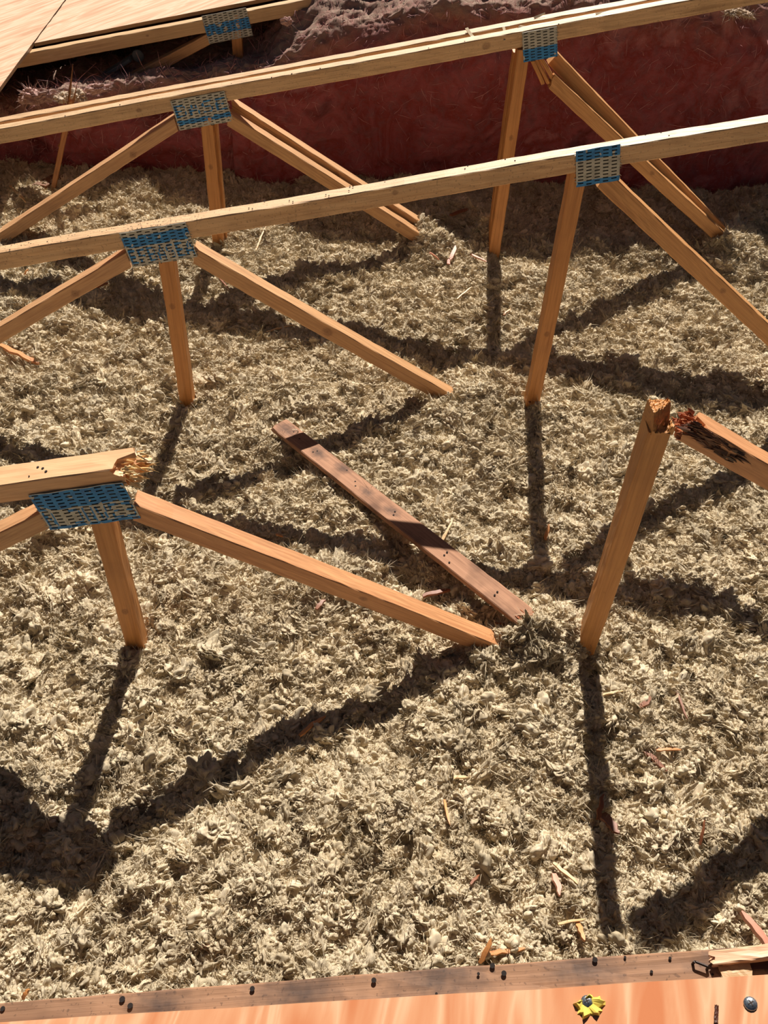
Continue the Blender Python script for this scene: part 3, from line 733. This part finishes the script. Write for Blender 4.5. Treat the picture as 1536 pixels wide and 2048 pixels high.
for i in range(n):
    t = i/n*math.tau; rr1 = .0115*(1+.16*math.sin(2*t+1)+.14*math.sin(5*t)+.12*math.sin(11*t)+.08*math.sin(17*t+2)); rr0 = .004
    z = .003+.0022*math.sin(5*t)
    ring0.append(bm.verts.new((rr0*math.cos(t), rr0*math.sin(t), .0012))); top1.append(bm.verts.new((rr1*.8*math.cos(t)+.002, rr1*.7*math.sin(t)-.004, z)))
    ring1.append(bm.verts.new((rr1*math.cos(t)+.002, rr1*.85*math.sin(t)-.004, 0)))
for i in range(n):
    j = (i+1) % n; bm.faces.new((ring0[i], top1[i], top1[j], ring0[j])); bm.faces.new((top1[i], ring1[i], ring1[j], top1[j]))
me = bpy.data.meshes.new('foam'); bm.to_mesh(me); bm.free()
tag(obj('foam_scrap', me, FOAM, mtx=Matrix.Translation(ps-Vector((0, 0, .0006))) @ RM), 'torn scrap of yellow foam around a screw on the front plywood', 'foam scrap')

def slab_piece(name, px, py, L, W_, T, ang, z0, mat, label, cat, seed=0, jag=.004, tilt=0.0, zlift=0.0, group=None):
    p = at_roof(px, py, z0)+Vector((0, 0, T/2+zlift))
    me = beam_mesh(L, W_, T, jag0=jag, jag1=jag, seed=seed, ch=min(.001, T*.2), rough=.0004, nseg=8)
    M_ = Matrix.Translation(p) @ RM @ Matrix.Rotation(ang, 4, 'Z') @ Matrix.Rotation(tilt, 4, 'Y') @ Matrix.Translation((-L/2, 0, 0))
    return tag(obj(name, me, mat, mtx=M_), label, cat, group)
FRESH = wood('fresh_sliver', lin(238, 196, 160), lin(206, 140, 100), stain=.1, seed=33)
slab_piece('wood_sliver', 1512, 1909, .075, .012, .010, .03, .52, FRESH, 'pale freshly split wood sliver raised on the brown chord at the lower right corner', 'wood sliver', 3, .008, -.06, .002)
slab_piece('wood_chip', 1469, 1941, .027, .016, .003, .02, .52, wood('pale_chip', lin(206, 172, 130), lin(150, 112, 76), stain=.2), 'square pale wood chip lying below the staple at lower right', 'wood chip', 5, .001)
gouge = bmesh.new()
for k, (u, v) in enumerate([(0, -.5), (.12, .1), (.3, .5), (.7, .5), (1, .5), (1, -.45), (.6, -.5), (.3, -.38)]): gouge.verts.new((u*.075-.02, v*.013, .0012))
gouge.faces.new(gouge.verts[:]); 
bmesh.ops.recalc_face_normals(gouge, faces=gouge.faces)
me = bpy.data.meshes.new('gouge'); gouge.to_mesh(me); gouge.free()
g_ = obj('split_gouge', me, wood('dark_split', lin(84, 48, 32), lin(36, 20, 14), stain=.6), cF, mtx=Matrix.Translation(at_roof(1504, 1928, .5205)) @ RM)
tag(g_, 'dark split torn out of the chord')
def wire(name, pts, r, mat, label=None, cat=None, parent=None, group=None, seg=6):
    bm = bmesh.new(); rings = []
    P = [Vector(p) for p in pts]
    for i, p in enumerate(P):
        d = (P[min(i+1, len(P)-1)]-P[max(i-1, 0)]).normalized(); a_ = d.orthogonal().normalized(); b_ = d.cross(a_)
        if i and (a_.dot(pa) < 0.5): a_ = (pa-d*pa.dot(d)).normalized(); b_ = d.cross(a_)
        pa = a_
        rings.append([bm.verts.new(p+a_*r*math.cos(t*math.tau/seg)+b_*r*math.sin(t*math.tau/seg)) for t in range(seg)])
    for k in range(len(rings)-1):
        for i in range(seg): j = (i+1) % seg; bm.faces.new((rings[k][i], rings[k][j], rings[k+1][j], rings[k+1][i]))
    bm.faces.new(list(reversed(rings[0]))); bm.faces.new(rings[-1])
    me = bpy.data.meshes.new(name); bm.to_mesh(me); bm.free()
    return tag(obj(name, me, mat, parent), label, cat, group)
for (xa, ya, xb, yb_, lab) in ((1386, 1927, 1414, 1938, 'dark bent staple standing in the brown chord left of the wood chip'), (1444, 1925, 1478, 1926, 'dark rusty staple lying across the top of the square wood chip')):
    A_, B_ = at_roof(xa, ya, .521), at_roof(xb, yb_, .521); up_ = Vector((0, 0, .0055))
    wire('staple', [A_-up_*.3, A_+up_*.9, A_+up_+(B_-A_)*.08, B_+up_-(B_-A_)*.08, B_+up_*.9, B_-up_*.3], .0013, DARKST, lab, 'staple')
slab_piece('wood_sliver', 1434, 2030, .014, .003, .0012, 1.25, zs, wood('dark_slit', lin(90, 46, 24), lin(50, 24, 14)), 'tiny dark brown sliver on the front plywood left of the screw head', 'wood sliver', 6, .001)

# ================================================================== pink fibreglass batts
def pink_mat():
    k = NT('pink_fibreglass'); co = k.coord((1, 1, 1)); geo = k.n('ShaderNodeNewGeometry')
    n1 = k.noise(co, 4.5, 5, .6, .8); n2 = k.noise(co, 17, 4, .65, 1.5)
    c = k.ramp(n1, [(.30, lin(120, 58, 58)), (.44, lin(188, 104, 108)), (.56, lin(164, 76, 74)), (.66, lin(200, 122, 124)), (.78, lin(160, 118, 126))])
    c = k.mix(k.math('MULTIPLY', k.ramp(n2, [(.45, (0, 0, 0, 1)), (.7, (1, 1, 1, 1))]), .5), c, lin(150, 112, 118))
    at = k.n('ShaderNodeAttribute', attribute_name='dust')
    nd = k.noise(co, 30, 4, .7, .6)
    f = k.math('MULTIPLY', at.outputs['Fac'], k.ramp(nd, [(.25, (.35, .35, .35, 1)), (.6, (1, 1, 1, 1))]))
    c = k.mix(f, c, lin(186, 160, 142))
    k.l(c, k.b.inputs['Base Color']); k.b.inputs['Roughness'].default_value = 1.0; k.b.inputs['Specular IOR Level'].default_value = .05
    st = k.n('ShaderNodeMapping'); st.inputs['Scale'].default_value = (22, 90, 90); st.inputs['Rotation'].default_value = (0, .35, .2); k.l(co, st.inputs[0])
    f1 = k.noise(st.outputs[0], 4, 5, .7, 2.2)
    k.bump(k.math('ADD', f1, n2), .8, .006)
    return k.m
PINK = pink_mat()
FR = [(-1.9, .18), (-1.3, .19), (-1.05, .215), (-.95, .245), (-.83, .30), (-.67, .305), (-.5, .345), (-.3, .365), (-.13, .40), (.02, .455), (.14, .51), (.33, .56), (.48, .59), (.9, .62), (1.35, .635), (1.8, .655), (2.7, .70)]
BK = [(-1.9, .10), (-1.05, .16), (-.8, .22), (-.5, .30), (-.3, .33), (-.14, .37), (-.02, .50), (.08, .60), (.18, .60), (.30, .57), (.6, .60), (1.0, .60), (2.7, .68)]
def interp(tb, x): return np.interp(x, [a[0] for a in tb], [a[1] for a in tb])
def batt(name, xa, xb, label, seed, yoff=0.0, zoff=0.0):
    nu, nv = int((xb-xa)/.0075), 150
    U, V = np.meshgrid(np.linspace(xa, xb, nu), np.linspace(0, 1, nv))
    hf = interp(FR, U)+zoff; hb = interp(BK, U)+zoff
    yb0 = 2.17+.05*pnoise(U*1.7+seed, U*0)+yoff
    # profile: foot (v 0) -> belly -> crest (v .5) -> back
    t1 = np.clip(V/.5, 0, 1); t2 = np.clip((V-.5)/.5, 0, 1)
    Y = np.where(V < .5, yb0+.02*np.sin(t1*math.pi*1.0)*-1+.06*t1**3, yb0+.06+.60*t2)
    Z = np.where(V < .5, -.04+(hf+.04)*np.sin(t1*math.pi/2)**.9, hf+(hb-hf)*np.clip(t2*2.6, 0, 1)-(.05*np.clip(t2-.45, 0, 1)))
    P = np.stack([U, Y, Z], -1)
    du = np.gradient(P, axis=1); dv = np.gradient(P, axis=0); Nn = np.cross(du, dv); Nn /= np.linalg.norm(Nn, axis=2)[..., None]+1e-9
    q = P+.03*np.stack([pnoise(P[..., 0]*5, P[..., 1]*5, P[..., 2]*5+k*7) for k in range(3)], -1)
    D = .040*pnoise(q[..., 0]*3.3+seed, q[..., 1]*4, q[..., 2]*5)+.030*(.35-np.abs(pnoise(q[..., 0]*6+seed, q[..., 1]*9, q[..., 2]*10)))
    D += .013*(.35-np.abs(pnoise(q[..., 0]*15, q[..., 1]*22, q[..., 2]*24)))+.006*pnoise(q[..., 0]*45, q[..., 1]*60, q[..., 2]*60)
    top = np.clip(Nn[..., 2]*1.3-.15, 0, 1)
    D += top*(.010*(.4-np.abs(pnoise(q[..., 0]*38, q[..., 1]*38, q[..., 2]*30)))+.006*pnoise(q[..., 0]*90, q[..., 1]*90, q[..., 2]*50))
    P = P+Nn*D[..., None]
    me = grid_mesh(name, P)
    at_ = me.attributes.new('dust', 'FLOAT', 'POINT')
    at_.data.foreach_set('value', np.clip(top*1.05, 0, 1).reshape(-1).astype(np.float32))
    o = obj(name, me, PINK); tag(o, label, 'insulation batt')
    # stray glass fibres
    r2 = np.random.default_rng(seed); vs_, fs = [], []; Pf = P.reshape(-1, 3); Nf = Nn.reshape(-1, 3)
    for i in r2.integers(0, len(Pf), int(3400*(xb-xa))):
        p = Pf[i]; nrm_ = Nf[i]; d = nrm_*.45+r2.normal(size=3)*.9; d /= np.linalg.norm(d); L = r2.uniform(.012, .05); t = np.cross(d, r2.normal(size=3)); t /= np.linalg.norm(t)
        bend = r2.normal(size=3)*.5*L-nrm_*.4*L; n0 = len(vs_); w = .0006
        for q_, sc in ((0, 1), (.5, 1), (1, .3)):
            c = p+d*L*q_+bend*q_*q_; vs_ += [tuple(c-t*w*sc), tuple(c+t*w*sc)]
        fs += [(n0, n0+1, n0+3, n0+2), (n0+2, n0+3, n0+5, n0+4)]
    fb = obj('stray_fibres', mesh_from('fibres', vs_, fs, smooth=True), FIBRE, o); tag(fb, kind='stuff')
    return o
FIBRE = flat_mat('pale_pink_fibre', lin(220, 160, 158), .9)
batt('pink_fibreglass_batt', -1.9, -.235, 'low sagging pink fibreglass batt at upper left under the deck edge', 3, .035, -.015)
batt('pink_fibreglass_batt', -.245, 2.7, 'tall pink fibreglass batt filling the upper right behind the doubled trusses', 8)

# torn fluffy tufts resting on the pink batts
CREAM = wool_mat('cream_fluff', lin(226, 206, 180), lin(206, 180, 156), lin(190, 160, 140), 700)
PFL = wool_mat('pinkish_fluff', lin(216, 184, 170), lin(196, 156, 148), lin(176, 136, 132), 700)
def fluff(px, py, y, r, seed, label, mat, sc=(1, 1, 1)):
    p = at_y(px, py, y); me = tuft_mesh(seed, 5, 1.5*sc[0], 1.0*sc[1], .75*sc[2], 1.5, 14, 160)
    return tag(obj('insulation_tuft', me, mat, mtx=Matrix.Translation(p) @ Matrix.Rotation(seed, 4, 'Z') @ Matrix.Scale(r, 4)), label, 'insulation tuft')
fluff(62, 192, 2.14, .034, 301, 'pinkish torn tuft lit on the low pink batt at far left', PFL)
fluff(92, 190, 2.12, .026, 302, 'small pinkish tuft just left of the splintered stick', PFL)
fluff(122, 196, 2.10, .022, 303, 'small cream tuft touching the left side of the splintered stick', CREAM)
fluff(158, 192, 2.10, .024, 304, 'cream tuft just right of the splintered stick', CREAM)
fluff(196, 176, 2.13, .026, 305, 'bright tuft standing on the low pink batt right of the splintered stick', PFL, (1, .8, .7))
fluff(1462, 22, 2.12, .026, 306, 'cream tuft on top of the tall pink batt at upper right', CREAM, (1.1, .7, .6))
fluff(1490, 28, 2.12, .022, 307, 'small cream tuft at the far upper right end of the pink batt', CREAM, (1.1, .7, .6))
fluff(575, 44, 2.16, .016, 308, 'torn pale tuft on the crest of the pink batt beside the far truss end', PFL, (.8, .7, 1))

# grey foil facing and round cap seen under the deck
GREY = flat_mat('grey_facing', lin(110, 116, 120), .8)
a_, b_ = at_y(205, 150, 2.44), at_y(262, 116, 2.44)
strip = beam('facing_strip', a_, b_, .05, .012, GREY, None, seed=81); tag(strip, 'grey strip slanting up behind the low pink batt under the deck', 'strip')
bm = bmesh.new(); bmesh.ops.create_uvsphere(bm, u_segments=20, v_segments=12, radius=.022)
for v in bm.verts: v.co.y *= .45
me = bpy.data.meshes.new('cap'); bm.to_mesh(me); bm.free(); me.polygons.foreach_set('use_smooth', [True]*len(me.polygons))
tag(obj('round_cap', me, GREY, loc=at_y(276, 112, 2.44)), 'round grey cap at the upper end of the grey strip under the deck', 'cap')

# ================================================================== splintered stick, slivers, scraps
STK = wood('splintered_stick', lin(186, 132, 84), lin(108, 64, 34), stain=.4, seed=44)
a_, b_ = at_y(98, 352, 1.99), at_y(148, 205, 1.99)
st_ = thing('splintered_stick', 'thin splintered stick leaning upright behind the far trusses at left', 'stick', Vector((a_.x, a_.y, 0)))
c_ = at_y(143, 205, 1.99); sb = beam('stick', a_-Vector((0, 0, .06)), c_, .016, .017, STK, st_, seed=85, jag1=.012)
dd = (c_-a_).normalized()
pts = [(c_-dd*.03+Vector((-.005, 0, 0)), at_y(153, 125, 1.99)-c_, .155, .011), (c_-dd*.05+Vector((.008, .002, 0)), at_y(157, 150, 1.99)-c_, .12, .008),
       (c_-dd*.06+Vector((-.008, 0, 0)), at_y(142, 165, 1.99)-c_, .08, .007), (a_+dd*.16, Vector((.5, 0, .8)), .10, .006), (a_+dd*.12, Vector((.6, 0, .7)), .07, .005)]
splinters('sliver', pts, STK, sb, 3)
slab_b = wood('buried_scrap', lin(150, 104, 72), lin(90, 56, 36), stain=.4, seed=46)
def ground_piece(name, xa, ya, xb, yb_, W_, T, mat, label, cat, group=None, seed=0, lift=.014, tiltend=0.0, slim=True):
    A_, B_ = at_z(xa, ya, lift), at_z(xb, yb_, lift)
    A_.z = max(gh(A_.x, A_.y)+.021, lift*.6); B_.z = max(gh(B_.x, B_.y)+.021, lift*.6)+tiltend
    A_ = at_z(xa, ya, A_.z); B_ = at_z(xb, yb_, B_.z)
    L = (B_-A_).length
    if slim:                                       # tapering sliver with split tip
        rr_ = random.Random(seed); x = (B_-A_).normalized(); yv = Vector((0, 0, 1)).cross(x).normalized(); zv = x.cross(yv)
        vs_, fs = [], []; n = 6
        for i in range(n+1):
            t = i/n; w_ = W_*(.75 if i == 0 else 1.0-.5*max(0, t-.5)*1.2)*rr_.uniform(.72, 1.05)*(1 if i < n else .35); off = yv*rr_.uniform(-.16, .16)*W_
            c = A_+x*L*t+off+zv*.002*math.sin(t*3)
            for (u, v) in ((-1, -1), (1, -1), (.8, 1), (-.8, 1)): vs_.append(c+yv*(u*w_/2)+zv*(v*T/2))
        for i in range(n):
            for k in range(4): j = (k+1) % 4; fs.append((i*4+k, i*4+j, i*4+4+j, i*4+4+k))
        fs += [(3, 2, 1, 0), (n*4, n*4+1, n*4+2, n*4+3)]
        Mi = frame(A_, B_, yv); inv = Mi.inverted(); vs_ = [inv @ v for v in vs_]
        o = obj(name, mesh_from(name, vs_, fs), mat, mtx=Mi)
    else:
        x = (B_-A_).normalized(); yv = Vector((0, 0, 1)).cross(x).normalized()
        o = beam(name, A_, B_, W_, T, mat, None, yaxis=yv, seed=seed, jag0=.004, jag1=.004)
    return tag(o, label, cat, group)
SL1 = wood('sliver_orange', lin(224, 160, 100), lin(164, 96, 50), stain=.15, seed=51)
SL2 = wood('sliver_pale', lin(234, 202, 152), lin(196, 146, 92), stain=.05, seed=52)
SL3 = wood('sliver_brown', lin(160, 102, 66), lin(96, 52, 30), stain=.4, seed=53)
PK = wood('sliver_pinkish', lin(226, 168, 142), lin(190, 120, 96), stain=.1, seed=54)
pieces = [
 (0, 690, 78, 728, .020, .007, SL1, 'long orange split wood shard entering at the left edge'),
 (598, 1470, 650, 1432, .010, .004, SL1, 'orange sliver in the dark shadow band left of centre'),
 (1254, 1474, 1335, 1542, .013, .005, SL3, 'long brown splintered shard right of the long post shadow'),
 (1312, 1500, 1362, 1500, .007, .003, SL1, 'thin orange sliver just right of the long brown shard'),
 (1348, 1372, 1374, 1438, .007, .003, SL3, 'narrow brown sliver standing right of the small brown chip'),
 (1280, 1415, 1302, 1395, .014, .004, SL3, 'small square brown chip on the right side of the floor'),
 (1205, 1390, 1246, 1382, .006, .003, SL2, 'thin pale sliver just right of the long post shadow near its post'),
 (1196, 1640, 1206, 1588, .010, .004, SL3, 'brown sliver at the right rim of the long post shadow'),
 (1205, 1628, 1236, 1668, .022, .005, SL3, 'wide dark brown chip beside the long post shadow'),
 (895, 1556, 936, 1555, .008, .003, SL2, 'short pale sliver lying level at lower centre'),
 (888, 1600, 900, 1650, .006, .003, SL1, 'thin upright sliver at lower centre below the pale one'),
 (1106, 1726, 1156, 1768, .008, .003, SL2, 'straight pale sliver left of the long post shadow'),
 (1110, 1748, 1120, 1792, .011, .004, PK, 'small reddish chip just below the straight pale sliver'),
 (1116, 1848, 1170, 1838, .006, .003, SL2, 'pale sliver crossing the top of a small chip near the near deck'),
 (1155, 1846, 1170, 1882, .010, .004, SL1, 'short orange chip hanging below the pale crossing sliver'),
 (960, 1926, 983, 1878, .010, .004, SL1, 'pointed orange sliver leaning against the near chord edge'),
 (980, 1908, 1050, 1896, .010, .004, SL1, 'bright level orange sliver beside the near chord'),
 (46, 1998, 58, 1978, .007, .003, SL1, 'tiny orange chip at the lower left by the near chord'),
 (400, 1895, 418, 1890, .008, .003, PK, 'tiny reddish chip in the wool at lower left centre'),
 (896, 528, 912, 492, .016, .004, PK, 'upright pinkish wood chip between the far trusses near centre'),
 (934, 506, 974, 524, .011, .004, PK, 'slanting pinkish chip just left of the far post foot'),
 (860, 506, 878, 520, .012, .004, PK, 'small pinkish flake left of the upright chip'),
 (958, 440, 984, 442, .008, .004, PK, 'small reddish chip at the top of the wool mound'),
 (914, 598, 944, 574, .006, .003, SL2, 'thin pale stick on the wool below the far mound'),
 (1006, 630, 1022, 618, .008, .003, SL1, 'small orange flake right of the far post shadow'),
 (900, 430, 955, 412, .018, .005, SL3, 'dim reddish shard in the shade behind the wool mound'),
 (512, 500, 532, 452, .007, .003, SL2, 'tall thin pale stick standing right of the far left post'),
 (20, 372, 52, 404, .010, .004, SL2, 'pale splinter poking up at the far left before the slanting web'),
 (48, 552, 56, 538, .008, .003, SL1, 'small orange chip below the middle chord at far left'),
 (262, 368, 284, 346, .012, .004, SL3, 'dim brown chip in the shade under the far left web'),
 (532, 664, 588, 650, .006, .003, SL2, 'thin sliver in the shadow below the middle diagonal web'),
 (438, 556, 460, 580, .006, .003, SL3, 'brown sliver under the plate end of the middle diagonal web'),
 (194, 575, 216, 566, .010, .004, SL3, 'rusty flake in the shade below the middle left plate'),
 (884, 1084, 905, 1042, .008, .003, SL2, 'pale upright sliver touching the right side of the loose plank'),
 (1090, 1080, 1098, 1048, .009, .003, SL1, 'small sliver standing right of the middle post shadow'),
 (552, 1068, 566, 1074, .006, .003, SL1, 'tiny orange flake above the long near diagonal web'),
 (632, 1218, 650, 1200, .012, .004, SL3, 'reddish brown flake just below the near diagonal web'),
 (990, 1246, 1030, 1256, .007, .003, SL3, 'dark reddish splinter beneath the near end of the loose plank'),
 (845, 1192, 900, 1180, .012, .005, SL3, 'dark bark-like scrap between the plank and the near diagonal web'),
 (940, 1768, 958, 1750, .006, .003, SL3, 'short dark splinter at lower centre right'),
 (1400, 1690, 1410, 1640, .006, .003, SL3, 'thin dark splinter near the lower right shadow'),
 (1060, 806, 1052, 794, .008, .003, SL3, 'dark chip at the foot of the middle right post'),
]
for i, (xa, ya, xb, yb_, W_, T, mt, lab) in enumerate(pieces):
    ground_piece('wood_splinter', xa, ya, xb, yb_, W_, T, mt, lab, 'wood splinter', 'wood splinters strewn on the wool', seed=i+3, tiltend=.012 if abs(yb_-ya) > abs(xb-xa) else .003)
ground_piece('wood_strip', 1548, 1905, 1484, 1822, .016, .008, PK, 'pale pinkish tapered wood strip at the lower right edge above the near chord', 'wood strip', seed=77, lift=.05)
ground_piece('wood_scrap', 78, 372, 118, 352, .05, .012, slab_b, 'dim flat wood scrap around the foot of the splintered stick', 'wood scrap', seed=78, slim=False)

# torn cream paper scraps on the doubled chord
SCR = flat_mat('cream_paper_scrap', lin(232, 208, 172), .9)
def ribbon(pix, y, w_, label):
    P = [Vector(at_y(px, py, yy)) for (px, py, yy) in pix]
    vs_, fs = [], []
    for i, p in enumerate(P):
        d = (P[min(i+1, len(P)-1)]-P[max(i-1, 0)]).normalized(); s_ = d.cross(Vector((0, -.6, .8))).normalized()*w_*(1 if i < len(P)-1 else .5)
        n_ = s_.cross(d).normalized()*.0009
        vs_ += [p-s_-n_, p+s_-n_, p+s_+n_, p-s_+n_]
    for i in range(len(P)-1):
        for k in range(4): j = (k+1) % 4; fs.append((4*i+k, 4*i+j, 4*i+4+j, 4*i+4+k))
    fs += [(3, 2, 1, 0), tuple(range(4*len(P)-4, 4*len(P)))]
    tag(obj('paper_scrap', mesh_from('scrap', vs_, fs), SCR), label, 'paper scrap')
ribbon([(933, 56, C+.075), (938, 64, C+.06), (944, 72, C+.045), (950, 78, C+.02), (952, 84, C+.012), (942, 84, C+.01)], C, .0045, 'torn curled paper scrap straddling the doubled chord, left of the upright strip')
ribbon([(1007, 54, C+.055), (1009, 62, C+.04), (1009, 72, C+.012), (1009, 81, C-.003)], C, .004, 'straight upright paper strip hanging over the front chord left of the plate')
ribbon([(1034, 60, C+.03), (1040, 52, C+.04), (1048, 53, C+.045), (1056, 53, C+.05)], C, .0022, 'thin curled scrap in the chord gap just above the right far plate')
ribbon([(1068, 36, C+.078), (1078, 32, C+.08), (1090, 26, C+.085)], C, .0035, 'folded pale scrap on the rear chord above the right far plate')
ribbon([(1192, 28, C+.02), (1205, 25, C+.03), (1222, 22, C+.035), (1238, 18, C+.04)], C, .0028, 'long flat scrap in the chord gap right of the far plate')
